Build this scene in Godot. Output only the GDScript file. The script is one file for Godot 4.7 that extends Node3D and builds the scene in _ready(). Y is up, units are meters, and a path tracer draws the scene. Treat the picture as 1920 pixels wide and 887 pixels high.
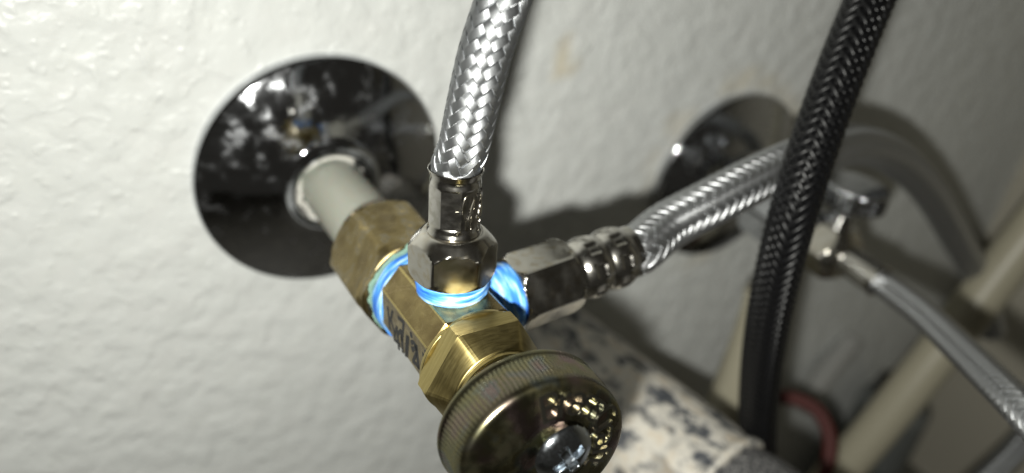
extends Node3D
# Stop valve under a sink, lit by the phone's own flash. Shapes are written in millimetres and scaled to metres (S).
const S := 0.001
const CAM_X := Vector3(0.8754093, 0.0917977, 0.4745859)
const CAM_Y := Vector3(0.1857605, 0.8425233, -0.5056160)
const CAM_Z := Vector3(-0.4462640, 0.5307803, 0.7205003)
const CAM_AT := Vector3(-50.77, 97.41, 172.94)

var mats := {}
var used_names := {}

# ------------------------------------------------------------------ naming and placing
func numbered(called: String) -> String:
	if not used_names.has(called):
		used_names[called] = 0
		return called
	used_names[called] += 1
	return "%s_%03d" % [called, used_names[called]]

func tag(o: Node, label: String, category: String, group := "") -> void:
	o.set_meta("label", label)
	o.set_meta("category", category)
	if group:
		o.set_meta("group", group)

func thing(called: String, label: String, category: String, xf := Transform3D(), group := "") -> Node3D:
	var o := Node3D.new()
	o.name = numbered(called)
	add_child(o)
	o.transform = xf
	tag(o, label, category, group)
	return o

func struct(called: String, mesh: Mesh, mat: Material) -> MeshInstance3D:
	var o := MeshInstance3D.new()
	o.name = called
	o.mesh = mesh
	o.material_override = mat
	o.set_meta("kind", "structure")
	add_child(o)
	return o

func part(parent: Node, called: String, mesh: Mesh, mat: Material, xf := Transform3D()) -> MeshInstance3D:
	var o := MeshInstance3D.new()
	o.name = called
	o.mesh = mesh
	o.material_override = mat
	parent.add_child(o, true)
	o.transform = xf
	return o

# frame with its z axis along zd, origin in mm
func fr(at: Vector3, zd: Vector3, xhint := Vector3.RIGHT) -> Transform3D:
	var z := zd.normalized()
	var x := (xhint - z * xhint.dot(z))
	if x.length() < 0.01:
		x = Vector3.UP - z * z.y
	x = x.normalized()
	return Transform3D(Basis(x, z.cross(x), z), at * S)

func lin(r: float, g: float, b: float) -> Color:
	return Color(r, g, b).linear_to_srgb()


# ------------------------------------------------------------------ rules that change the radius of a turned shape
class Turned:
	func at(_th: float, r: float, _z: float) -> float:
		return r

class Hexed extends Turned:
	var af := 10.0
	var turn := 0.0
	func at(th: float, r: float, _z: float) -> float:
		return minf(r, (af / 2.0) / cos(fposmod(th + turn, PI / 3.0) - PI / 6.0))

class Lumpy extends Turned:
	var n := FastNoiseLite.new()
	var reach := 8.0
	var amount := 1.0
	var along := 1.0
	func at(th: float, r: float, z: float) -> float:
		return r + n.get_noise_3d(cos(th) * reach, sin(th) * reach, z * along) * amount

class Crimped extends Turned:
	func at(th: float, r: float, z: float) -> float:
		var k := smoothstep(1.6, 2.4, z) * (1.0 - smoothstep(8.3, 9.2, z))
		var f := 4.02 / cos(fposmod(th + 0.2, TAU / 8.0) - TAU / 16.0)
		return lerpf(r, minf(r + 0.05, f), k)

class Dented extends Turned:
	func at(th: float, r: float, z: float) -> float:
		var k := fposmod(th * 8.0 / TAU, 1.0) - 0.5
		var across := 1.0 - smoothstep(0.2, 0.34, absf(k))
		var along := 1.0 - smoothstep(0.7, 1.5, minf(absf(z - 4.4), absf(z - 10.2)))
		return r - 0.6 * across * along

class Ribbed extends Turned:
	func at(th: float, r: float, z: float) -> float:
		return r + (0.15 * cos(th * 60.0) if r > 9.9 and z > 14.2 and z < 19.5 else 0.0)

class Oval extends Turned:
	func at(th: float, r: float, z: float) -> float:
		var a := th - deg_to_rad(-27.0)
		var k := 14.35 * 12.35 / sqrt(pow(12.35 * cos(a), 2) + pow(14.35 * sin(a), 2)) / 13.3
		k = lerpf(1.0, k, smoothstep(3.0, 9.0, r))
		var rib := 0.0
		if r > 12.85 and z > 101.6 and z < 106.6:
			rib = 0.08 * cos(th * 120.0) * smoothstep(101.6, 102.2, z) * (1.0 - smoothstep(105.9, 106.6, z))
		return r * k + rib

func lumpy(seed_: int, freq: float, reach: float, amount: float, along := 1.0) -> Lumpy:
	var o := Lumpy.new()
	o.n.seed = seed_
	o.n.frequency = freq
	o.reach = reach
	o.amount = amount
	o.along = along
	return o

# ------------------------------------------------------------------ mesh building
# geo = {v, uv, t, w}: points in mm, uv, triangle indices, weld ids
func make_mesh(geo: Dictionary, crease := 35.0) -> ArrayMesh:
	var v: PackedVector3Array = geo.v
	var uv: PackedVector2Array = geo.uv
	var t: PackedInt32Array = geo.t
	var w: PackedInt32Array = geo.w
	var c := Vector3.ZERO
	for p in v:
		c += p
	c /= v.size()
	var keep := PackedInt32Array()
	var vol := 0.0
	for k in range(0, t.size(), 3):
		var a := v[t[k]]
		var b := v[t[k + 1]]
		var d := v[t[k + 2]]
		if (b - a).cross(d - a).length_squared() < 1e-12:
			continue
		vol += (a - c).dot((b - c).cross(d - c))
		keep.append(t[k])
		keep.append(t[k + 1])
		keep.append(t[k + 2])
	if geo.has("sign"):
		vol = geo.sign
	if vol > 0.0:
		for k in range(0, keep.size(), 3):
			var x := keep[k + 1]
			keep[k + 1] = keep[k + 2]
			keep[k + 2] = x
	t = keep
	var nt := t.size() / 3
	var fn := PackedVector3Array()
	var un := PackedVector3Array()
	fn.resize(nt)
	un.resize(nt)
	var nw := 0
	for x in w:
		nw = maxi(nw, x + 1)
	var count := PackedInt32Array()
	count.resize(nw + 1)
	for k in nt:
		var a := v[t[3 * k]]
		var n := (v[t[3 * k + 2]] - a).cross(v[t[3 * k + 1]] - a)
		fn[k] = n
		un[k] = n.normalized()
		for q in 3:
			count[w[t[3 * k + q]] + 1] += 1
	for k in nw:
		count[k + 1] += count[k]
	var fill := count.duplicate()
	var inc := PackedInt32Array()
	inc.resize(nt * 3)
	for k in nt:
		for q in 3:
			var id := w[t[3 * k + q]]
			inc[fill[id]] = k
			fill[id] += 1
	var cc := cos(deg_to_rad(crease))
	var ov := PackedVector3Array()
	var on := PackedVector3Array()
	var ouv := PackedVector2Array()
	var oi := PackedInt32Array()
	oi.resize(nt * 3)
	var made := {}
	for k in nt:
		for q in 3:
			var vi := t[3 * k + q]
			var id := w[vi]
			var n := Vector3.ZERO
			for e in range(count[id], count[id + 1]):
				var f := inc[e]
				if un[f].dot(un[k]) >= cc:
					n += fn[f]
			n = n.normalized()
			var found := -1
			if made.has(vi):
				for e in made[vi]:
					if on[e].dot(n) > 0.9995:
						found = e
						break
			if found < 0:
				found = ov.size()
				ov.append(v[vi] * S)
				on.append(n)
				ouv.append(uv[vi])
				if made.has(vi):
					made[vi].append(found)
				else:
					made[vi] = [found]
			oi[3 * k + q] = found
	var arr := []
	arr.resize(Mesh.ARRAY_MAX)
	arr[Mesh.ARRAY_VERTEX] = ov
	arr[Mesh.ARRAY_NORMAL] = on
	arr[Mesh.ARRAY_TEX_UV] = ouv
	arr[Mesh.ARRAY_INDEX] = oi
	var m := ArrayMesh.new()
	m.add_surface_from_arrays(Mesh.PRIMITIVE_TRIANGLES, arr)
	return m

func grid_geo(v: PackedVector3Array, nu: int, nv: int, wrap: bool) -> Dictionary:
	# v has nv rows of nu points; a wrapped grid repeats its first column at the end
	var uv := PackedVector2Array()
	var w := PackedInt32Array()
	var t := PackedInt32Array()
	for j in nv:
		for i in nu:
			uv.append(Vector2(float(i) / (nu - 1), float(j) / (nv - 1)))
			w.append(j * nu + (0 if wrap and i == nu - 1 else i))
	for j in nv - 1:
		for i in nu - 1:
			var a := j * nu + i
			t.append_array([a, a + 1, a + nu + 1, a, a + nu + 1, a + nu])
	return {"v": v, "uv": uv, "t": t, "w": w}

# solid of revolution round z; prof = [Vector2(r, z)...]; rf(theta, r, z) may change the radius
func lathe(prof: Array, n: int, rf: Turned = null) -> Dictionary:
	var v := PackedVector3Array()
	for p: Vector2 in prof:
		for i in n + 1:
			var th := TAU * (i % n) / n
			var r := p.x
			if rf:
				r = rf.at(th, p.x, p.y)
			v.append(Vector3(r * cos(th), r * sin(th), p.y))
	return grid_geo(v, n + 1, prof.size(), true)

func hexed(af: float, turn := 0.0) -> Hexed:
	var o := Hexed.new()
	o.af = af
	o.turn = turn
	return o

# rounded arc of profile points between a and b (quarter style), helper for soft edges
func prof_round(pts: Array, rad: float) -> Array:
	var out := []
	for i in pts.size():
		var p: Vector2 = pts[i]
		if i == 0 or i == pts.size() - 1 or p.x < 0.01:
			out.append(p)
			continue
		var a: Vector2 = pts[i - 1]
		var b: Vector2 = pts[i + 1]
		var d := minf(rad, minf(p.distance_to(a), p.distance_to(b)) * 0.45)
		var pa := p + (a - p).normalized() * d
		var pb := p + (b - p).normalized() * d
		for k in 4:
			var u := k / 3.0
			out.append(pa * (1 - u) * (1 - u) + p * 2 * u * (1 - u) + pb * u * u)
	return out

func box_geo(lo: Vector3, hi: Vector3) -> Dictionary:
	var v := PackedVector3Array()
	for z in [lo.z, hi.z]:
		for y in [lo.y, hi.y]:
			for x in [lo.x, hi.x]:
				v.append(Vector3(x, y, z))
	var t := PackedInt32Array()
	for q in [[0, 1, 3, 2], [4, 6, 7, 5], [0, 4, 5, 1], [2, 3, 7, 6], [0, 2, 6, 4], [1, 5, 7, 3]]:
		t.append_array([q[0], q[1], q[2], q[0], q[2], q[3]])
	var uv := PackedVector2Array()
	var w := PackedInt32Array()
	for i in 8:
		uv.append(Vector2(v[i].x, v[i].y) * 0.01)
		w.append(i)
	return {"v": v, "uv": uv, "t": t, "w": w}

# prism of a closed polygon (xy, mm) from z0 to z1 with chamfered ends
func prism(poly: Array, z0: float, z1: float, ch: float) -> Dictionary:
	var v := PackedVector3Array()
	var n := poly.size()
	var c := Vector2.ZERO
	for p: Vector2 in poly:
		c += p
	c /= n
	for row in [[0.0, z0], [-ch, z0], [0.0001, z0 + ch], [0.0001, z1 - ch], [-ch, z1], [0.0, z1]]:
		for i in n + 1:
			var p: Vector2 = poly[i % n]
			var q := p
			if row[0] < 0.0:
				q = c + (p - c) * (1.0 + row[0] / 8.0)
			elif row[0] == 0.0:
				q = c
			v.append(Vector3(q.x, q.y, row[1]))
	return grid_geo(v, n + 1, 6, true)

# smooth path through points (mm): positions, tangents, normals, binormals, arc length
func path(pts: Array, step: float) -> Dictionary:
	var p := PackedVector3Array()
	for i in pts.size() - 1:
		var a: Vector3 = pts[maxi(i - 1, 0)]
		var b: Vector3 = pts[i]
		var c: Vector3 = pts[i + 1]
		var d: Vector3 = pts[mini(i + 2, pts.size() - 1)]
		for k in 40:
			p.append(b.cubic_interpolate(c, a, d, k / 40.0))
	p.append(pts[-1])
	var out := PackedVector3Array([p[0]])
	var left := step
	var i := 0
	var at := p[0]
	while i < p.size() - 1:
		var d := at.distance_to(p[i + 1])
		if d >= left:
			at = at.lerp(p[i + 1], left / d)
			out.append(at)
			left = step
		else:
			left -= d
			at = p[i + 1]
			i += 1
	var tn := PackedVector3Array()
	var nn := PackedVector3Array()
	var bb := PackedVector3Array()
	for k in out.size():
		tn.append((out[mini(k + 1, out.size() - 1)] - out[maxi(k - 1, 0)]).normalized())
	var n := tn[0].cross(Vector3(0.3, 0.2, 1)).normalized()
	for k in out.size():
		n = (n - tn[k] * n.dot(tn[k])).normalized()
		nn.append(n)
		bb.append(tn[k].cross(n))
	return {"p": out, "t": tn, "n": nn, "b": bb, "step": step}

func tube(pa: Dictionary, r: float, n: int, rough := 0.0) -> Dictionary:
	var v := PackedVector3Array()
	var m: int = pa.p.size()
	for j in range(-1, m + 1):
		var k := clampi(j, 0, m - 1)
		var rr := r if j >= 0 and j < m else 0.0
		for i in n + 1:
			var th := TAU * (i % n) / n
			var q := rr * (1.0 + rough * sin(th * 3.0 + k * 0.7))
			v.append(pa.p[k] + (pa.n[k] * cos(th) + pa.b[k] * sin(th)) * q)
	return grid_geo(v, n + 1, m + 2, true)

# woven sleeve: n ribbons each way, two over two under; every ribbon is a part of its own
func braid(parent: Node, pa: Dictionary, r: float, n: int, pitch: float, width: float, wires: int, amp: float, mat: Material, round_yarn := 0.0) -> void:
	var m: int = pa.p.size()
	var step: float = pa.step
	var per := 4 if wires > 1 else 5
	var nw := wires * per + 1
	var ws := PackedFloat32Array()
	var hs := PackedFloat32Array()
	for q in nw + 2:
		var u := clampf(float(q - 1) / (nw - 1), 0.0, 1.0)
		ws.append((u - 0.5) * width)
		var f := fposmod(u * wires, 1.0)
		var bump := sqrt(maxf(0.0, 1.0 - pow(2.0 * f - 1.0, 2.0))) * width / wires * 0.42 if wires > 1 else 0.0
		bump += round_yarn * sqrt(maxf(0.0, 1.0 - pow(2.0 * u - 1.0, 2.0)))
		hs.append(-0.22 if q == 0 or q == nw + 1 else bump)
	var cols := nw + 2
	var slope := TAU * r / pitch
	var nrm := sqrt(1.0 + slope * slope)
	var cross_len := pitch / (2.0 * n)
	for dir in [1.0, -1.0]:
		var wx: float = -dir * slope / nrm
		var wy: float = 1.0 / nrm
		for k in n:
			var v := PackedVector3Array()
			v.resize(m * cols)
			for j in m:
				var s := j * step
				var c := s / cross_len
				var tt: float = 2.0 * k + dir * c
				var wave: float = clampf(cos(TAU * (tt - 0.5) / 4.0) * 1.7, -1.0, 1.0) * dir
				var phi: float = dir * TAU * s / pitch + TAU * k / n
				var base: float = r + amp * wave
				for q in cols:
					var a := phi + ws[q] * wy / r
					v[j * cols + q] = pa.p[j] + pa.t[j] * (ws[q] * wx) + (pa.n[j] * cos(a) + pa.b[j] * sin(a)) * (base + hs[q])
			part(parent, "braid_strand", sheet(v, cols, m, pa), mat)

# open sheet, normals by differences, turned away from the path
func sheet(v: PackedVector3Array, nu: int, nv: int, pa: Dictionary) -> ArrayMesh:
	var on := PackedVector3Array()
	on.resize(v.size())
	var uv := PackedVector2Array()
	uv.resize(v.size())
	var idx := PackedInt32Array()
	var flip := 0.0
	for j in nv:
		for i in nu:
			var du := v[j * nu + mini(i + 1, nu - 1)] - v[j * nu + maxi(i - 1, 0)]
			var dv := v[mini(j + 1, nv - 1) * nu + i] - v[maxi(j - 1, 0) * nu + i]
			var n := du.cross(dv).normalized()
			var out: Vector3 = v[j * nu + i] - pa.p[j]
			if i == nu / 2 and j == nv / 2:
				flip = n.dot(out)
			on[j * nu + i] = n
			uv[j * nu + i] = Vector2(float(i) / (nu - 1), float(j) / (nv - 1) * nv * 0.1)
	for k in on.size():
		if flip < 0.0:
			on[k] = -on[k]
		v[k] *= S
	for j in nv - 1:
		for i in nu - 1:
			var a := j * nu + i
			if flip < 0.0:
				idx.append_array([a, a + 1, a + nu + 1, a, a + nu + 1, a + nu])
			else:
				idx.append_array([a, a + nu + 1, a + 1, a, a + nu, a + nu + 1])
	var arr := []
	arr.resize(Mesh.ARRAY_MAX)
	arr[Mesh.ARRAY_VERTEX] = v
	arr[Mesh.ARRAY_NORMAL] = on
	arr[Mesh.ARRAY_TEX_UV] = uv
	arr[Mesh.ARRAY_INDEX] = idx
	var m := ArrayMesh.new()
	m.add_surface_from_arrays(Mesh.PRIMITIVE_TRIANGLES, arr)
	return m

func glyph(text: String, height: float, depth: float, bold := true) -> TextMesh:
	var f := SystemFont.new()
	f.font_names = PackedStringArray(["Droid Sans"])
	f.font_weight = 700 if bold else 400
	var m := TextMesh.new()
	m.font = f
	m.text = text
	m.font_size = 64
	m.pixel_size = height * S / 46.0
	m.depth = depth * S
	m.curve_step = 2.0
	return m

# ------------------------------------------------------------------ materials
func noise_tex(seed_: int, freq: float, octaves: int, stops: Array, size := 512, type := FastNoiseLite.TYPE_SIMPLEX_SMOOTH, warp := 0.0) -> NoiseTexture2D:
	var n := FastNoiseLite.new()
	n.seed = seed_
	n.noise_type = type
	n.frequency = freq
	n.fractal_type = FastNoiseLite.FRACTAL_FBM if octaves > 1 else FastNoiseLite.FRACTAL_RIDGED if octaves < 0 else FastNoiseLite.FRACTAL_NONE
	n.fractal_octaves = absi(octaves)
	if type == FastNoiseLite.TYPE_CELLULAR:
		n.cellular_return_type = FastNoiseLite.RETURN_DISTANCE
	if warp > 0.0:
		n.domain_warp_enabled = true
		n.domain_warp_amplitude = warp
		n.domain_warp_frequency = freq
	var g := Gradient.new()
	var off := PackedFloat32Array()
	var col := PackedColorArray()
	for s in stops:
		off.append(s[0])
		col.append(s[1])
	g.offsets = off
	g.colors = col
	var t := NoiseTexture2D.new()
	t.width = size
	t.height = size
	t.seamless = true
	t.noise = n
	t.color_ramp = g
	return t

func grey_ramp(a: float, b: float, lo := 0.0, hi := 1.0) -> Array:
	return [[lo, Color(a, a, a)], [hi, Color(b, b, b)]]

# streaks along one direction of the picture
func streak_tex(seed_: int, w: int, h: int, fx: float, fy: float, a: Color, b: Color, c: Color) -> ImageTexture:
	var n := FastNoiseLite.new()
	n.seed = seed_
	n.frequency = 1.0
	n.fractal_octaves = 4
	var im := Image.create(w, h, false, Image.FORMAT_RGB8)
	for y in h:
		for x in w:
			var th := TAU * x / w
			var q := n.get_noise_3d(cos(th) * fx, sin(th) * fx, y * fy) * 0.9 + 0.5
			im.set_pixel(x, y, a.lerp(b, clampf(q * 2.0, 0, 1)) if q < 0.5 else b.lerp(c, clampf(q * 2.0 - 1.0, 0, 1)))
	return ImageTexture.create_from_image(im)

# thin scuffs and scratches, drawn as lines; laid over a colour as a detail texture
func scratch_tex(seed_: int, lines: int, longest: float, c: Color) -> ImageTexture:
	var rng := RandomNumberGenerator.new()
	rng.seed = seed_
	var w := 512
	var im := Image.create(w, w, false, Image.FORMAT_RGBA8)
	im.fill(Color(c.r, c.g, c.b, 0.0))
	for k in lines:
		var p := Vector2(rng.randf(), rng.randf()) * w
		var d := Vector2.from_angle(rng.randf() * TAU)
		var bend := rng.randf_range(-0.006, 0.006)
		var n := int(rng.randf_range(6.0, longest))
		var strength := rng.randf_range(0.15, 0.8)
		for i in n:
			p += d
			d = d.rotated(bend)
			var x := posmod(int(p.x), w)
			var y := posmod(int(p.y), w)
			var a := strength * sin(PI * i / n)
			im.set_pixel(x, y, Color(c.r, c.g, c.b, maxf(a, im.get_pixel(x, y).a)))
	return ImageTexture.create_from_image(im)

func scuff(m: StandardMaterial3D, t: Texture2D) -> void:
	m.detail_enabled = true
	m.detail_albedo = t
	m.detail_uv_layer = BaseMaterial3D.DETAIL_UV_1

func mat(called: String, color: Color, rough: float, metal := 0.0) -> StandardMaterial3D:
	var m := StandardMaterial3D.new()
	m.resource_name = called
	m.albedo_color = color
	m.roughness = rough
	m.metallic = metal
	mats[called] = m
	return m

func tri(m: StandardMaterial3D, tile_mm: float, stretch := Vector3.ONE) -> void:
	m.uv1_triplanar = true
	m.uv1_scale = stretch * (1000.0 / tile_mm)

func bump(m: StandardMaterial3D, t: Texture2D, mm: float) -> void:
	m.heightmap_enabled = true
	m.heightmap_texture = t
	m.heightmap_scale = mm * 0.1

func make_materials() -> void:
	var m: StandardMaterial3D
	var W := Color.WHITE
	# painted wall
	m = mat("wall_paint", W, 0.42)
	m.vertex_color_use_as_albedo = true
	m.metallic_specular = 0.5
	bump(m, wall_height(), 0.52)
	# chrome, with dried water spots
	m = mat("chrome", lin(0.5, 0.51, 0.53), 1.0, 1.0)
	m.roughness_texture = noise_tex(5, 0.012, 6, [[0.0, Color(0.05, 0.05, 0.05)], [0.45, Color(0.07, 0.07, 0.07)], [0.62, Color(0.16, 0.16, 0.16)], [0.8, Color(0.33, 0.33, 0.33)]], 512)
	bump(m, noise_tex(6, 0.02, 3, grey_ramp(0, 1)), 0.012)
	tri(m, 40.0)
	# nickel plated fittings: bright, stained
	m = mat("nickel", W, 1.0, 1.0)
	m.albedo_texture = noise_tex(11, 0.012, 6, [[0.18, lin(0.44, 0.4, 0.32)], [0.36, lin(0.52, 0.5, 0.45)], [0.66, lin(0.56, 0.54, 0.49)], [0.9, lin(0.5, 0.45, 0.35)]], 512)
	m.roughness_texture = noise_tex(12, 0.01, 5, grey_ramp(0.15, 0.26, 0.3, 0.75))
	bump(m, noise_tex(13, 0.02, 4, grey_ramp(0, 1)), 0.006)
	scuff(m, scratch_tex(4, 130, 70.0, lin(0.56, 0.44, 0.22)))
	tri(m, 24.0)
	m = mat("ferrule_steel", W, 1.0, 1.0)
	m.albedo_texture = noise_tex(21, 0.012, 5, [[0.3, lin(0.46, 0.44, 0.39)], [0.6, lin(0.62, 0.6, 0.56)]])
	m.roughness_texture = noise_tex(22, 0.012, 4, grey_ramp(0.14, 0.24, 0.3, 0.75))
	bump(m, noise_tex(23, 0.012, 3, grey_ramp(0, 1)), 0.008)
	tri(m, 16.0)
	# tarnished brass of the old nut and body
	m = mat("brass_old", W, 1.0, 0.95)
	m.albedo_texture = noise_tex(31, 0.007, 5, [[0.2, lin(0.16, 0.12, 0.05)], [0.42, lin(0.205, 0.158, 0.064)], [0.6, lin(0.245, 0.19, 0.08)], [0.68, lin(0.27, 0.24, 0.17)], [0.75, lin(0.22, 0.18, 0.1)], [0.86, lin(0.46, 0.36, 0.16)]], 512)
	m.roughness_texture = noise_tex(32, 0.01, 5, grey_ramp(0.24, 0.44, 0.3, 0.75))
	bump(m, noise_tex(33, 0.01, 4, grey_ramp(0, 1)), 0.02)
	scuff(m, scratch_tex(1, 160, 120.0, lin(0.6, 0.47, 0.24)))
	tri(m, 26.0)
	m = mat("brass_body", W, 1.0, 0.95)
	m.albedo_texture = noise_tex(34, 0.01, 6, [[0.25, lin(0.17, 0.127, 0.055)], [0.5, lin(0.225, 0.172, 0.075)], [0.72, lin(0.3, 0.235, 0.105)]])
	m.roughness_texture = noise_tex(35, 0.012, 5, grey_ramp(0.2, 0.36, 0.3, 0.75))
	bump(m, noise_tex(36, 0.05, 4, grey_ramp(0, 1)), 0.012)
	scuff(m, scratch_tex(2, 120, 160.0, lin(0.6, 0.48, 0.28)))
	tri(m, 20.0, Vector3(1.0, 1.0, 0.6))
	# machined brass
	m = mat("brass_new", W, 1.0, 1.0)
	m.albedo_texture = noise_tex(41, 0.01, 5, [[0.3, lin(0.44, 0.355, 0.14)], [0.65, lin(0.53, 0.435, 0.185)]])
	m.roughness_texture = noise_tex(42, 0.02, 5, grey_ramp(0.29, 0.37, 0.3, 0.7))
	bump(m, noise_tex(43, 0.03, 4, grey_ramp(0, 1)), 0.004)
	scuff(m, scratch_tex(5, 90, 110.0, lin(0.7, 0.6, 0.34)))
	tri(m, 16.0, Vector3(0.45, 0.45, 5.0))
	m = mat("brass_dark", lin(0.3, 0.2, 0.07), 0.4, 1.0)
	# yellow zinc of the handle
	m = mat("zinc", W, 1.0, 1.0)
	m.albedo_texture = noise_tex(51, 0.006, 3, [[0.2, lin(0.3, 0.22, 0.21)], [0.36, lin(0.27, 0.24, 0.155)], [0.5, lin(0.24, 0.235, 0.145)], [0.62, lin(0.3, 0.27, 0.14)], [0.74, lin(0.22, 0.245, 0.22)], [0.88, lin(0.3, 0.22, 0.2)]], 512)
	m.roughness_texture = noise_tex(52, 0.01, 5, grey_ramp(0.19, 0.34, 0.3, 0.75))
	bump(m, noise_tex(53, 0.012, 3, grey_ramp(0, 1)), 0.02)
	scuff(m, scratch_tex(3, 110, 140.0, lin(0.5, 0.48, 0.4)))
	tri(m, 30.0)
	m = mat("zinc_worn", lin(0.29, 0.28, 0.235), 0.28, 1.0)
	m = mat("screw_zinc", W, 1.0, 1.0)
	m.albedo_color = lin(0.56, 0.6, 0.64)
	m.roughness_texture = noise_tex(55, 0.02, 4, grey_ramp(0.12, 0.2, 0.3, 0.75))
	tri(m, 8.0)
	# thread seal tape
	m = mat("seal_tape", W, 0.5)
	m.albedo_texture = streak_tex(61, 256, 64, 0.8, 0.075, lin(0.015, 0.12, 0.72), lin(0.1, 0.38, 0.95), lin(0.7, 0.86, 1.0))
	bump(m, streak_tex(62, 256, 64, 2.0, 0.2, Color.BLACK, Color(0.5, 0.5, 0.5), W), 0.06)
	# pipes and tubes
	m = mat("pipe_plastic", lin(0.44, 0.45, 0.385), 0.28)
	m.subsurf_scatter_enabled = true
	m.subsurf_scatter_strength = 0.3
	bump(m, noise_tex(71, 0.02, 4, grey_ramp(0, 1)), 0.08)
	tri(m, 30.0)
	m = mat("cream_plastic", lin(0.43, 0.4, 0.3), 0.4)
	m = mat("caulk", lin(0.72, 0.7, 0.64), 0.6)
	bump(m, noise_tex(73, 0.05, 3, grey_ramp(0, 1)), 0.3)
	tri(m, 12.0)
	# braid
	m = mat("steel_braid", lin(0.34, 0.35, 0.36), 0.42, 1.0)
	m = mat("steel_braid_bright", lin(0.52, 0.53, 0.54), 0.4, 1.0)
	m = mat("hose_core", lin(0.16, 0.16, 0.16), 0.6)
	m = mat("black_braid", lin(0.004, 0.004, 0.0045), 0.36)
	m.metallic_specular = 0.4
	m = mat("black_core", lin(0.006, 0.006, 0.006), 0.6)
	# drain pipe: cream coating flaked off to black
	m = mat("drain_coat", W, 0.62)
	var flecks := noise_tex(81, 0.013, 8, [[0.2, lin(0.045, 0.05, 0.06)], [0.37, lin(0.075, 0.08, 0.09)], [0.42, lin(0.3, 0.3, 0.29)], [0.455, lin(0.56, 0.53, 0.47)], [0.62, lin(0.66, 0.63, 0.56)], [0.74, lin(0.6, 0.51, 0.39)]], 1024)
	flecks.noise.fractal_gain = 0.64
	m.albedo_texture = flecks
	var chips := noise_tex(81, 0.013, 8, grey_ramp(0, 1, 0.38, 0.46), 1024)
	chips.noise.fractal_gain = 0.64
	bump(m, chips, 0.2)
	tri(m, 95.0, Vector3(1.0, 1.0, 0.6))
	m = mat("drain_rough", W, 0.8)
	m.albedo_texture = noise_tex(83, 0.05, 5, [[0.35, lin(0.02, 0.02, 0.022)], [0.55, lin(0.14, 0.14, 0.14)], [0.72, lin(0.42, 0.41, 0.4)]], 512)
	bump(m, noise_tex(83, 0.05, 5, grey_ramp(0, 1), 512), 0.9)
	tri(m, 30.0)
	m = mat("red_rubber", lin(0.085, 0.014, 0.011), 0.6)
	m = mat("wall_paint_plain", lin(0.36, 0.36, 0.345), 0.5)
	m = mat("grey_plastic", lin(0.16, 0.17, 0.165), 0.45)
	m = mat("floor_board", lin(0.14, 0.13, 0.11), 0.6)
	m.albedo_texture = noise_tex(91, 0.01, 4, grey_ramp(0.82, 1.0, 0.3, 0.7))
	tri(m, 120.0)
	m = mat("side_panel", lin(0.5, 0.47, 0.39), 0.55)
	m = mat("ink", lin(0.012, 0.012, 0.012), 0.6)
	m = mat("verdigris", lin(0.16, 0.27, 0.21), 0.8)
	bump(m, noise_tex(95, 0.05, 4, grey_ramp(0, 1)), 0.2)
	tri(m, 10.0)

# relief of the rolled and knocked-down wall coat, 200 mm a side
func wall_height() -> ImageTexture:
	var w := 1400
	var a := FastNoiseLite.new()
	a.seed = 3
	a.noise_type = FastNoiseLite.TYPE_SIMPLEX_SMOOTH
	a.frequency = 0.014
	a.fractal_octaves = 4
	a.fractal_gain = 0.4
	a.domain_warp_enabled = true
	a.domain_warp_amplitude = 9.0
	a.domain_warp_frequency = 0.02
	var b := FastNoiseLite.new()
	b.seed = 9
	b.noise_type = FastNoiseLite.TYPE_SIMPLEX_SMOOTH
	b.frequency = 0.03
	b.fractal_octaves = 2
	var data := PackedFloat32Array()
	data.resize(w * w)
	var edge := 120
	for y in w:
		for x in w:
			var p := a.get_noise_2d(x, y)
			var q := b.get_noise_2d(x, y)
			if x > w - edge:
				var u := float(x - w + edge) / edge
				p = lerpf(p, a.get_noise_2d(x - w, y), u)
				q = lerpf(q, b.get_noise_2d(x - w, y), u)
			if y > w - edge:
				var u := float(y - w + edge) / edge
				p = lerpf(p, a.get_noise_2d(x, y - w), u)
				q = lerpf(q, b.get_noise_2d(x, y - w), u)
			var h := smoothstep(-0.5, 0.55, p) * 0.75
			var lump := smoothstep(0.22, 0.75, q)
			data[y * w + x] = h + lump * 0.3 + q * 0.08
	return ImageTexture.create_from_image(Image.create_from_data(w, w, false, Image.FORMAT_RF, data.to_byte_array()))

# ------------------------------------------------------------------ builders
func coupling_nut(parent: Node, xf: Transform3D, scale := 1.0, turn := 0.0) -> MeshInstance3D:
	# z from 0 (open end) to 8.6 (shoulder); hex across flats 13.2
	var p := prof_round([Vector2(5.2, 0.0), Vector2(6.5, 0.0), Vector2(7.15, 0.5), Vector2(7.5, 1.3), Vector2(7.7, 5.6), Vector2(7.2, 6.4), Vector2(6.4, 7.3), Vector2(5.6, 8.2), Vector2(5.0, 8.6), Vector2(4.0, 8.6)], 0.35)
	for i in p.size():
		p[i] = p[i] * scale
	return part(parent, "coupling_nut", make_mesh(lathe(p, 96, hexed(13.3 * scale, turn)), 24.0), mats.nickel, xf)

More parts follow.
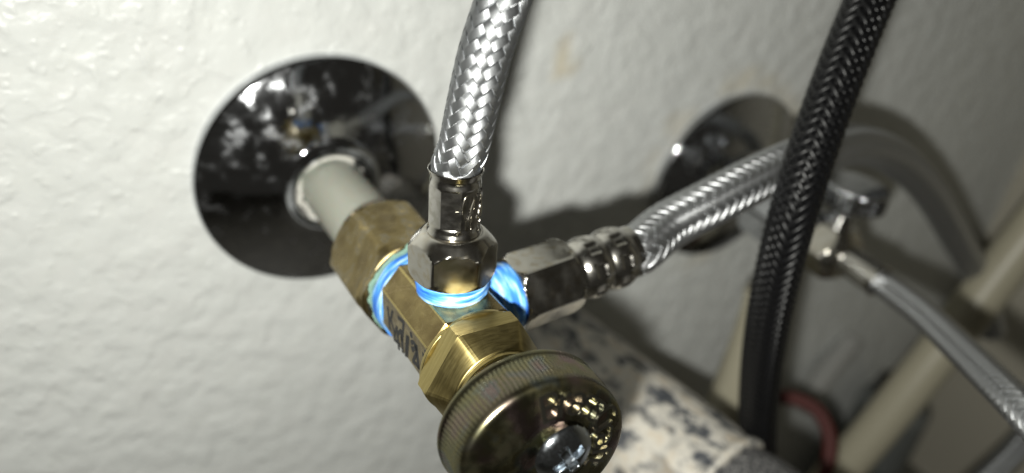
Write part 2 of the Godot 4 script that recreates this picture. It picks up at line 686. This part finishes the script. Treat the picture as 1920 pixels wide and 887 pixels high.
func escutcheon(at: Vector3, label: String) -> void:
	var e := thing("escutcheon", label, "escutcheon", Transform3D(Basis(), at * S), "chrome escutcheons on the wall")
	var p := [Vector2(31.0, -3.0), Vector2(31.0, -1.4), Vector2(30.8, -0.7), Vector2(30.4, -0.2), Vector2(29.8, 0.05), Vector2(28.5, 0.6), Vector2(25.5, 1.65), Vector2(22.0, 2.75), Vector2(18.5, 3.65), Vector2(15.5, 4.3), Vector2(13.2, 4.75), Vector2(12.0, 5.1), Vector2(11.3, 5.7), Vector2(10.7, 6.8), Vector2(10.1, 7.7), Vector2(9.6, 7.7), Vector2(9.2, 7.2), Vector2(9.1, 4.0), Vector2(9.1, -3.0)]
	part(e, "plate", make_mesh(lathe(p, 128), 40.0), mats.chrome)
	var rng := RandomNumberGenerator.new()
	rng.seed = 8
	var bead := []
	for k in 13:
		var a := TAU * k / 12.0
		bead.append(Vector2(8.2 + 0.8 * cos(a), 4.9 + 1.0 * sin(a)))
	part(e, "caulk_bead", make_mesh(lathe(bead, 64, lumpy(4, 0.2, 8, 2.2)), 60.0), mats.caulk)

func valve() -> void:
	var axis := Vector3(-0.000348, 0.0923568, 0.9957259)
	var v := thing("stop_valve", "brass stop valve with two outlets and a round metal handle", "valve", fr(Vector3(-0.05, -0.17, 0), axis))
	# compression nut, z 39..60
	var turn := deg_to_rad(-3.0)
	var p := prof_round([Vector2(7.7, 41.0), Vector2(7.7, 39.4), Vector2(9.6, 38.6), Vector2(10.6, 39.2), Vector2(11.55, 41.0), Vector2(11.55, 56.6), Vector2(10.7, 58.5), Vector2(10.2, 58.9), Vector2(8.0, 58.9)], 0.4)
	var nut := part(v, "compression_nut", make_mesh(lathe(p, 120, hexed(20.4, turn)), 24.0), mats.brass_old)
	nut.set_meta("label", "tarnished brass compression nut on the plastic pipe")
	# tape behind the body
	_tape(v, fr(Vector3(0, 0, 58.2), Vector3.BACK), 9.25, 5.4, 1)
	var crust := []
	for k in 13:
		var a := TAU * k / 12.0
		crust.append(Vector2(9.2 + 0.6 * cos(a), 58.8 + 0.4 * sin(a)))
	part(v, "corrosion_crust", make_mesh(lathe(crust, 120, lumpy(14, 0.16, 9, 1.9, 1.0)), 60.0), mats.verdigris)
	# body
	var poly := [Vector2(-5.4, 9.1), Vector2(-8.7, 5.1), Vector2(-8.7, -2.2), Vector2(-5.4, -7.2), Vector2(5.4, -7.2), Vector2(8.7, -2.2), Vector2(8.7, 5.1), Vector2(5.4, 9.1)]
	var soft := []
	for i in poly.size():
		var q: Vector2 = poly[i]
		var a: Vector2 = poly[(i + poly.size() - 1) % poly.size()]
		var b: Vector2 = poly[(i + 1) % poly.size()]
		soft.append(q + (a - q).normalized() * 0.32)
		soft.append(q + ((a - q).normalized() + (b - q).normalized()) * 0.09)
		soft.append(q + (b - q).normalized() * 0.32)
	var body := part(v, "body", make_mesh(prism(soft, 63.4, 84.0, 0.3), 14.0), mats.brass_body)
	# edges of the bar rubbed bright
	for e in [[Vector2(-5.4, 9.1), Vector2(-8.7, 5.1), Vector2(5.4, 9.1)], [Vector2(-8.7, 5.1), Vector2(-8.7, -2.2), Vector2(-5.4, 9.1)]]:
		var q: Vector2 = e[0]
		var a: Vector2 = q + (e[1] - q).normalized() * 0.42
		var b: Vector2 = q + (e[2] - q).normalized() * 0.42
		var mid := (a + b) * 0.5 + (q - (a + b) * 0.5) * 0.62
		part(body, "worn_edge", make_mesh(prism([a, a.lerp(mid, 0.5) + (mid - (a + b) * 0.5) * 0.12, mid, b.lerp(mid, 0.5) + (mid - (a + b) * 0.5) * 0.12, b], 63.6, 83.5, 0.02), 40.0), mats.brass_new)
	# printed mark on the left face
	for row in [["1/2 *", 0.52, -0.2, 78.2], ["K 7 :", 0.5, 0.9, 72.0], ["4 / 1", 0.45, -1.0, 75.0]]:
		part(body, "printed_mark", glyph(row[0], row[1], 0.03, true), mats.ink, Transform3D(Basis(Vector3(0, 0.2, 0.98).normalized(), Vector3(0, 0.98, -0.2).normalized(), Vector3.LEFT), Vector3(-8.71, row[2] + 0.9, row[3]) * S))
	# outlets
	var stub := prof_round([Vector2(0, 4.0), Vector2(5.4, 4.0), Vector2(5.4, 9.7), Vector2(5.3, 9.9), Vector2(5.3, 13.0), Vector2(0, 13.0)], 0.2)
	part(v, "outlet", make_mesh(lathe(stub, 64), 30.0), mats.brass_new, fr(Vector3(0, 0, 74.6), Vector3.UP))
	var rd := Vector3(cos(0.115), sin(0.115), 0)
	part(v, "outlet", make_mesh(lathe(stub, 64), 30.0), mats.brass_new, fr(Vector3(0, 0, 70.0), rd, Vector3.UP))
	_tape(v, fr(Vector3(0, 8.7, 74.6), Vector3.UP), 6.25, 4.2, 2)
	_tape(v, fr(Vector3(0, 0, 70.0) + rd * 9.0, rd, Vector3.UP), 6.6, 6.2, 3)
	# bonnet
	var flange := prof_round([Vector2(0, 83.6), Vector2(10.0, 83.6), Vector2(10.0, 84.5), Vector2(9.0, 84.7), Vector2(0, 84.7)], 0.2)
	part(v, "bonnet_flange", make_mesh(lathe(flange, 96), 30.0), mats.brass_new)
	var bon := prof_round([Vector2(0, 84.6), Vector2(10.3, 84.6), Vector2(11.0, 85.4), Vector2(11.0, 88.2), Vector2(7.7, 92.4), Vector2(7.4, 92.5), Vector2(7.4, 93.3), Vector2(6.8, 93.6), Vector2(5.6, 93.4), Vector2(5.6, 90.5), Vector2(0, 90.5)], 0.22)
	part(v, "bonnet", make_mesh(lathe(bon, 120, hexed(19.0)), 22.0), mats.brass_new)
	var stem := prof_round([Vector2(0, 90.0), Vector2(3.4, 90.0), Vector2(3.4, 103.0), Vector2(0, 103.0)], 0.2)
	part(v, "stem", make_mesh(lathe(stem, 32), 30.0), mats.brass_dark)
	_handle(v)

func _tape(v: Node, xf: Transform3D, r: float, h: float, sd: int) -> void:
	var p := []
	for k in 11:
		var u := k / 10.0
		p.append(Vector2(r - 0.5 * pow(2 * u - 1, 4), u * h))
	p.push_front(Vector2(r - 1.6, 0))
	p.append(Vector2(r - 1.6, h))
	part(v, "seal_tape", make_mesh(lathe(p, 96, lumpy(sd, 0.3, 5, 0.35, 4.0)), 50.0), mats.seal_tape, xf)

func _handle(v: Node) -> void:
	# oval pressed-metal knob: 29 x 24.6 mm, ribbed edge, domed face
	var p := [Vector2(0, 101.8), Vector2(5, 101.8), Vector2(11.5, 101.0), Vector2(12.9, 100.4), Vector2(13.4, 100.35), Vector2(13.7, 100.6), Vector2(13.75, 101.0), Vector2(13.6, 101.4), Vector2(13.5, 101.7), Vector2(13.45, 102.3), Vector2(13.4, 103.2), Vector2(13.35, 104.4), Vector2(13.3, 105.4), Vector2(13.25, 106.1), Vector2(13.2, 106.6), Vector2(13.12, 107.1), Vector2(12.95, 107.55), Vector2(12.6, 107.85), Vector2(12.1, 107.98), Vector2(11.0, 108.2), Vector2(9.6, 108.45), Vector2(8.2, 108.68), Vector2(7.0, 108.85), Vector2(6.2, 108.9), Vector2(5.4, 108.8), Vector2(4.6, 108.6), Vector2(0, 108.5)]
	var h := part(v, "handle", make_mesh(lathe(p, 720, Oval.new()), 34.0), mats.zinc)
	h.set_meta("label", "oval metal handle with ribbed edge and raised lettering")
	# screw: domed head with a cross recess
	var sp := PackedVector3Array()
	var nr := 48
	var na := 160
	for j in nr:
		var r := 4.8 * (1.0 - float(j) / (nr - 1))
		for i in na + 1:
			var th := TAU * (i % na) / na
			var x := r * cos(th)
			var y := r * sin(th)
			var z := 108.6 + 2.3 * sqrt(maxf(0.0, 1.0 - pow(r / 4.9, 2.4)))
			var a := absf(x * cos(0.5) + y * sin(0.5))
			var b := absf(y * cos(0.5) - x * sin(0.5))
			var inside := maxf(smoothstep(0.85, 0.6, a) * smoothstep(2.7, 2.2, b), smoothstep(0.85, 0.6, b) * smoothstep(2.7, 2.2, a))
			z -= inside * 1.3
			sp.append(Vector3(x, y, z))
	var g := grid_geo(sp, na + 1, nr, true)
	var screw := part(h, "screw", make_mesh(g, 50.0), mats.screw_zinc, Transform3D(Basis(), Vector3(1.7, 0.3, 0.3) * S))
	screw.set_meta("label", "silver domed screw at the centre of the handle")
	# raised lettering round the upper right of the face
	var text := "BrassCraft"
	var ang := [99.0, 84.0, 69.0, 53.5, 39.0, 23.0, 8.0, -6.0, -20.0, -32.0]
	for i in text.length():
		var a := deg_to_rad(ang[i])
		var out := Vector3(cos(a), sin(a), -0.17).normalized()
		var along := Vector3(sin(a), -cos(a), 0)
		var at := Vector3(0.4, 0.4, 0) + Vector3(cos(a) * 9.1, sin(a) * 8.9, 108.6)
		var l := part(h, "letter", glyph(text[i], 2.5, 0.8, false), mats.zinc_worn, Transform3D(Basis(along, out, along.cross(out)), at * S))
		l.name = "letter" if i == 0 else "letter_%03d" % i

func hose_top() -> void:
	var o := Vector3(0, 21.2, 74.6)
	var V := fr(Vector3(-0.05, -0.17, 0), Vector3(-0.000348, 0.0923568, 0.9957259))
	var base: Vector3 = V * (Vector3(0, 12.0, 74.6) * S) / S
	var up: Vector3 = (V.basis * Vector3(0.02, 1, 0)).normalized()
	var h := thing("braided_hose", "shiny steel braided hose rising from the top of the brass valve", "hose", Transform3D(), "braided hoses")
	coupling_nut(h, fr(base, up, V.basis.x), 1.0, 0.35)
	# ferrule with eight crimped flats
	var p := prof_round([Vector2(3.0, 0.0), Vector2(4.5, 0.0), Vector2(4.6, 0.5), Vector2(4.3, 1.2), Vector2(4.32, 2.0), Vector2(4.32, 8.8), Vector2(4.15, 9.7), Vector2(4.2, 10.2), Vector2(4.55, 11.2), Vector2(4.5, 11.4), Vector2(4.25, 11.2), Vector2(4.1, 10.4), Vector2(3.6, 10.0)], 0.2)
	var fx := fr(base + up * 8.3, up, V.basis.x)
	var fer := part(h, "ferrule", make_mesh(lathe(p, 128, Crimped.new()), 30.0), mats.ferrule_steel, fx)
	# stamped marks, upside down
	var rows := [["NSF61-LL", 3.3, 0.9, 0.27], ["cUPC 70", 6.0, 0.7, 0.22]]
	for row in rows:
		var s: String = row[0]
		for i in s.length():
			if s[i] == " ":
				continue
			var a: float = -0.72 - (i - (s.length() - 1) / 2.0) * row[3]
			var out := Vector3(cos(a), sin(a), 0)
			var along := Vector3(sin(a), -cos(a), 0)
			part(fer, "stamped_letter", glyph(s[i], row[2], 0.16, false), mats.ferrule_steel, Transform3D(Basis(along, Vector3(0, 0, -1), along.cross(Vector3(0, 0, -1))), (out * 4.1 + Vector3(0, 0, row[1])) * S))
	var start: Vector3 = base + up * 17.0
	var pa := path([start, start + up * 3.2, Vector3(0.8, 42.4, 72.6), Vector3(1.9, 49.8, 72.7), Vector3(3.6, 57.5, 72.2), Vector3(6.5, 64.5, 71.0), Vector3(11.0, 71.2, 68.1), Vector3(17.7, 79.2, 63.6), Vector3(28.8, 90.2, 55.4)], 0.3)
	part(h, "inner_tube", make_mesh(tube(pa, 3.55, 32), 60.0), mats.hose_core)
	braid(h, pa, 3.82, 12, 24.0, 1.34, 7, 0.15, mats.steel_braid)

func hose_side() -> void:
	var V := fr(Vector3(-0.05, -0.17, 0), Vector3(-0.000348, 0.0923568, 0.9957259))
	var rd := Vector3(cos(0.115), sin(0.115), 0)
	var base: Vector3 = V * ((Vector3(0, 0, 70.0) + rd * 14.6) * S) / S
	var d: Vector3 = V.basis * rd
	var h := thing("braided_hose", "dull steel braided hose running sideways from the brass valve behind the black hose", "hose", Transform3D(), "braided hoses")
	var p := prof_round([Vector2(5.2, 0.0), Vector2(6.7, 0.0), Vector2(7.2, 0.4), Vector2(7.7, 1.4), Vector2(7.7, 11.6), Vector2(7.0, 12.6), Vector2(6.4, 12.9), Vector2(4.0, 12.9)], 0.3)
	part(h, "coupling_nut", make_mesh(lathe(p, 96, hexed(13.6, 0.45)), 24.0), mats.nickel, fr(base, d, V.basis.y))
	# ferrule with two rings of crimp dents
	var f := []
	for k in 61:
		var z := 15.0 * k / 60.0
		var r := 5.35 + 1.0 * pow(sin(clampf((z - 1.4) / 6.0, 0, 1) * PI), 0.7) + 1.05 * pow(sin(clampf((z - 7.2) / 6.2, 0, 1) * PI), 0.7)
		f.append(Vector2(r, z))
	f.push_front(Vector2(3.5, 0))
	f.append(Vector2(5.0, 15.3))
	f.append(Vector2(4.6, 15.0))
	part(h, "ferrule", make_mesh(lathe(f, 128, Dented.new()), 40.0), mats.ferrule_steel, fr(base + d * 12.7, d, V.basis.y))
	var s: Vector3 = base + d * 26.0
	var pa := path([s, s + d * 4.0, Vector3(53.1, 13.0, 66.3), Vector3(63.8, 16.4, 66.2), Vector3(74.5, 18.9, 65.4), Vector3(86.9, 20.4, 63.7), Vector3(103.0, 19.9, 60.1), Vector3(125.5, 15.3, 53.8), Vector3(154.6, 3.6, 47.2), Vector3(185.2, -15.7, 44.4), Vector3(215.2, -40.3, 43.6), Vector3(241.0, -63.7, 44.8), Vector3(262.8, -92.3, 48.9)], 0.45)
	part(h, "inner_tube", make_mesh(tube(pa, 4.55, 28), 60.0), mats.hose_core)
	braid(h, pa, 4.9, 12, 28.0, 1.68, 3, 0.14, mats.steel_braid_bright)

func hose_black() -> void:
	var h := thing("black_hose", "black braided hose crossing in front of the wall", "hose", Transform3D())
	var pts := [Vector3(115.7, 81.8, 54.3), Vector3(107.1, 71.3, 59.5), Vector3(95.7, 58.0, 65.1), Vector3(84.1, 38.8, 72.0), Vector3(76.8, 17.8, 77.5), Vector3(80.1, -11.6, 77.5), Vector3(90.0, -44.1, 75.7), Vector3(103.1, -76.1, 74.0), Vector3(121.5, -115.9, 73.2)]
	var pa := path(pts, 0.5)
	part(h, "inner_tube", make_mesh(tube(pa, 4.25, 28), 60.0), mats.black_core)
	braid(h, pa, 4.45, 12, 26.0, 1.5, 1, 0.12, mats.black_braid, 0.5)

func second_valve() -> void:
	var e := Vector3(141.4, -25.5, 0)
	var pp := prof_round([Vector2(0, -3.0), Vector2(7.4, -3.0), Vector2(7.4, 30.0), Vector2(0, 30.0)], 0.2)
	var pipe := thing("supply_pipe", "plastic supply pipe stub in the far escutcheon behind the black hose", "pipe", fr(e, Vector3.BACK), "supply pipe stubs")
	part(pipe, "pipe", make_mesh(lathe(pp, 48), 40.0), mats.cream_plastic)
	var v := thing("chrome_valve", "small chrome stop valve on the far escutcheon half hidden by the black hose", "valve", fr(e, Vector3.BACK))
	var n1 := prof_round([Vector2(7.6, 16.0), Vector2(10.6, 16.0), Vector2(11.2, 17.0), Vector2(11.2, 29.0), Vector2(10.4, 30.2), Vector2(0, 30.2)], 0.4)
	part(v, "compression_nut", make_mesh(lathe(n1, 72, hexed(20.0, 0.2)), 24.0), mats.chrome)
	var n2 := prof_round([Vector2(0, 30.0), Vector2(8.6, 30.0), Vector2(8.8, 30.6), Vector2(8.8, 41.0), Vector2(8.2, 42.0), Vector2(0, 42.0)], 0.4)
	part(v, "body", make_mesh(lathe(n2, 64), 24.0), mats.chrome)
	var hd := [Vector2(0, 6.0), Vector2(3.6, 6.0), Vector2(3.6, 13.4), Vector2(9.6, 13.6), Vector2(10.2, 14.0), Vector2(10.4, 14.6), Vector2(10.2, 19.0), Vector2(9.8, 19.8), Vector2(9.0, 20.2), Vector2(0, 20.6)]
	part(v, "handle", make_mesh(lathe(hd, 240, Ribbed.new()), 34.0), mats.chrome, fr(Vector3(3.5, 0, 43.0), Vector3(0.1, 1, 0)))
	var h := thing("braided_hose", "thin steel braided hose slanting down from the chrome valve over the cream tube", "hose", Transform3D(), "braided hoses")
	coupling_nut(h, fr(e + Vector3(0, 0, 42), Vector3.BACK), 1.22, 0.1)
	var fp := prof_round([Vector2(3, 0), Vector2(4.9, 0), Vector2(5.0, 0.6), Vector2(4.6, 1.4), Vector2(4.6, 11.0), Vector2(4.9, 12.5), Vector2(4.3, 12.7), Vector2(4.0, 12.0)], 0.25)
	part(h, "ferrule", make_mesh(lathe(fp, 48), 30.0), mats.ferrule_steel, fr(e + Vector3(0, 0, 52), Vector3.BACK))
	var s := e + Vector3(0, 0, 63.0)
	var pa := path([s, s + Vector3(0, 0, 6), Vector3(132.5, -20.5, 84.6), Vector3(121.9, -15.6, 99.4), Vector3(112.2, -11.1, 112.3), Vector3(103.6, -7.3, 123.6), Vector3(98.5, -6.7, 133.9)], 0.4)
	part(h, "inner_tube", make_mesh(tube(pa, 3.2, 24), 60.0), mats.hose_core)
	braid(h, pa, 3.5, 8, 19.0, 1.55, 4, 0.14, mats.steel_braid_bright)

func drain() -> void:
	var d := Vector3(0.2, 0, 1).normalized()
	var o := thing("drain_pipe", "thick drain pipe with flaking cream coating and black patches behind the valve handle", "pipe", fr(Vector3(62, -69, -3), d))
	var lump := lumpy(17, 0.08, 19, 0.5)
	var p := []
	for k in 45:
		p.append(Vector2(18.6, k * 1.9))
	p.append(Vector2(19.3, 84.3))
	p.append(Vector2(19.6, 85.4))
	p.append(Vector2(19.4, 86.6))
	p.append(Vector2(18.6, 87.0))
	p.append(Vector2(16.0, 87.0))
	part(o, "pipe", make_mesh(lathe(p, 96, lump), 40.0), mats.drain_coat)
	var q := [Vector2(15.0, 86.0)]
	for k in 30:
		q.append(Vector2(17.6 + 1.2 * smoothstep(0, 4, k), 86.6 + k * 2.0))
	q.append(Vector2(0, 146.0))
	part(o, "coupling", make_mesh(lathe(q, 96, lump), 40.0), mats.drain_rough)

func clutter() -> void:
	# two upright cream tubes
	var a := thing("supply_tube", "cream plastic tube slanting up at the right edge behind the thin hose", "tube", Transform3D(), "cream tubes on the cabinet floor")
	part(a, "tube", make_mesh(tube(path([Vector3(155, -239.5, 40), Vector3(195.8, -148.3, 48.6), Vector3(214.6, -107.1, 50.8), Vector3(237.6, -59.9, 51.1), Vector3(262, -3, 51.6), Vector3(300, 90, 50)], 4.0), 8.1, 40), 60.0), mats.cream_plastic)
	var b := thing("supply_tube", "cream plastic tube upright behind the lower end of the black hose", "tube", Transform3D(), "cream tubes on the cabinet floor")
	part(b, "tube", make_mesh(tube(path([Vector3(126, -239.5, 34), Vector3(130.5, -120, 36), Vector3(134, -62.6, 36.3), Vector3(136.5, -45, 33)], 4.0), 8.1, 40), 60.0), mats.cream_plastic)
	# red hose looping down behind the black one
	var rr := thing("red_hose", "dull red hose looping down low behind the black hose", "hose", Transform3D())
	part(rr, "hose", make_mesh(tube(path([Vector3(154.0, -111.7, 26.3), Vector3(160.2, -107.9, 30.1), Vector3(167.6, -106.1, 36.2), Vector3(172.0, -107.1, 43.8), Vector3(172.1, -112.2, 51.7), Vector3(168.1, -120.0, 57.8), Vector3(160.2, -130.5, 63.4)], 1.5), 2.7, 20), 60.0), mats.red_rubber)
	var c := thing("plastic_jar", "dark grey plastic jar on the floor beside the cream tube", "jar", fr(Vector3(282, -239.8, 17), Vector3.UP))
	var cp := prof_round([Vector2(0, 0), Vector2(17, 0), Vector2(17, 70), Vector2(14, 73), Vector2(11, 74)], 1.2)
	part(c, "body", make_mesh(lathe(cp, 48), 30.0), mats.grey_plastic)
	part(c, "lid", make_mesh(lathe(prof_round([Vector2(0, 73.6), Vector2(12, 73.6), Vector2(12, 82), Vector2(0, 82.4)], 0.8), 48), 30.0), mats.black_braid)
	var k := thing("leaning_tube", "pale thin tube leaning on the wall beside the black hose", "tube", Transform3D())
	part(k, "tube", make_mesh(tube(path([Vector3(217.8, -155.0, 8.9), Vector3(234.7, -142.8, 4.8), Vector3(251.9, -130.3, 0.7)], 3.0), 5.0, 24), 60.0), mats.wall_paint_plain)
	var s := thing("braided_hose", "dim steel braided hose curving at the lower right corner", "hose", Transform3D(), "braided hoses")
	var pc := path([Vector3(203.2, -138.5, 87.6), Vector3(217.7, -128.7, 86.7), Vector3(229.7, -121.7, 86.1), Vector3(239.6, -115.9, 85.2), Vector3(253.7, -107.9, 82.5), Vector3(276.1, -96.8, 77.1)], 0.8)
	part(s, "inner_tube", make_mesh(tube(pc, 3.8, 24), 60.0), mats.hose_core)
	braid(s, pc, 4.1, 8, 22.0, 1.8, 3, 0.14, mats.steel_braid)

func wall() -> void:
	var v := PackedVector3Array()
	var x0 := -260.0
	var y0 := -240.0
	var nx := 150
	var ny := 131
	var col := PackedColorArray()
	var nn := FastNoiseLite.new()
	nn.seed = 2
	nn.frequency = 0.07
	nn.fractal_octaves = 4
	var st := SurfaceTool.new()
	st.begin(Mesh.PRIMITIVE_TRIANGLES)
	var base := Color(0.69, 0.705, 0.685)
	var stain := Color(0.62, 0.52, 0.32)
	for j in ny:
		for i in nx:
			var p := Vector3(x0 + i * 4.0, y0 + j * 4.0, -3.0)
			var k := 0.0
			# small brownish stain above the side hose
			var d1 := Vector2(p.x - 69.0, p.y - 24.0).length() + nn.get_noise_2d(p.x * 2, p.y * 2) * 6.0
			k = maxf(k, 0.55 * smoothstep(5.5, 1.5, d1))
			# yellowed old caulk round the far escutcheon
			var d2 := absf(Vector2(p.x - 141.4, p.y + 25.5).length() - 33.5) + nn.get_noise_2d(p.x, p.y) * 6.0
			k = maxf(k, 0.4 * smoothstep(6.0, 0.5, d2) * smoothstep(-0.25, 0.3, nn.get_noise_2d(p.y * 0.7, p.x * 0.7)))
			var tone := 1.0 + 0.03 * nn.get_noise_2d(p.x * 0.4 + 50, p.y * 0.4)
			var c := base.lerp(stain, k) * tone
			st.set_color(c)
			st.set_normal(Vector3.BACK)
			st.set_uv(Vector2(p.x, p.y) / 200.0)
			st.add_vertex(p * S)
	for j in ny - 1:
		for i in nx - 1:
			var a := j * nx + i
			for q in [a, a + nx + 1, a + 1, a, a + nx, a + nx + 1]:
				st.add_index(q)
	var front := st.commit()
	struct("wall", front, mats.wall_paint)
	# board behind the coat gives the wall its thickness
	struct("wall_board", make_mesh(box_geo(Vector3(-260, -240, -16), Vector3(352, 280, -3.4)), 20.0), mats.caulk)
	struct("cabinet_side", make_mesh(box_geo(Vector3(336, -240, -3), Vector3(352, 280, 420)), 20.0), mats.side_panel)
	struct("cabinet_floor", make_mesh(box_geo(Vector3(-260, -256, -3), Vector3(352, -240, 420)), 20.0), mats.floor_board)

func _ready() -> void:
	# camera: a phone held close, above and to the left of the valve
	var cam := Camera3D.new()
	cam.name = "camera"
	add_child(cam)
	cam.transform = Transform3D(Basis(CAM_X, CAM_Y, CAM_Z), CAM_AT * S)
	var at := CameraAttributesPhysical.new()
	at.frustum_focal_length = 40.542
	at.frustum_near = 0.01
	at.frustum_far = 10.0
	at.frustum_focus_distance = 0.1265
	at.exposure_aperture = 13.0
	cam.attributes = at
	cam.fov = 32.97
	cam.near = 0.01
	cam.far = 10.0
	cam.current = true
	var we := WorldEnvironment.new()
	we.name = "environment"
	var env := Environment.new()
	env.background_mode = Environment.BG_COLOR
	env.background_color = lin(0.026, 0.0245, 0.021)
	env.tonemap_mode = Environment.TONE_MAPPER_LINEAR
	env.tonemap_exposure = 1.0
	env.sdfgi_enabled = true
	env.ssao_enabled = true
	env.ssil_enabled = true
	we.environment = env
	add_child(we)
	# the phone's flash, just below and left of the lens
	var flash := AreaLight3D.new()
	flash.name = "phone_flash"
	flash.area_size = Vector2(0.006, 0.006)
	flash.area_normalize_energy = true
	flash.light_energy = 0.052
	flash.light_color = Color(1.0, 0.998, 0.968)
	flash.shadow_enabled = true
	add_child(flash)
	flash.transform = Transform3D(Basis(CAM_X, CAM_Y, CAM_Z), (CAM_AT - CAM_X * 9.0 - CAM_Y * 18.0) * S)
	make_materials()
	wall()
	escutcheon(Vector3.ZERO, "large chrome escutcheon on the white wall behind the brass valve")
	escutcheon(Vector3(141.4, -25.5, 0), "far chrome escutcheon half hidden behind the side hose")
	var axis := Vector3(-0.000348, 0.0923568, 0.9957259)
	var pipe := thing("supply_pipe", "translucent grey plastic pipe between the large escutcheon and the brass nut", "pipe", fr(Vector3(-0.05, -0.17, 0), axis), "supply pipe stubs")
	part(pipe, "pipe", make_mesh(lathe([Vector2(0, -3.0), Vector2(7.4, -3.0), Vector2(7.4, 20), Vector2(7.4, 45.0), Vector2(0, 45.0)], 64), 40.0), mats.pipe_plastic)
	valve()
	hose_top()
	hose_side()
	hose_black()
	second_valve()
	drain()
	clutter()
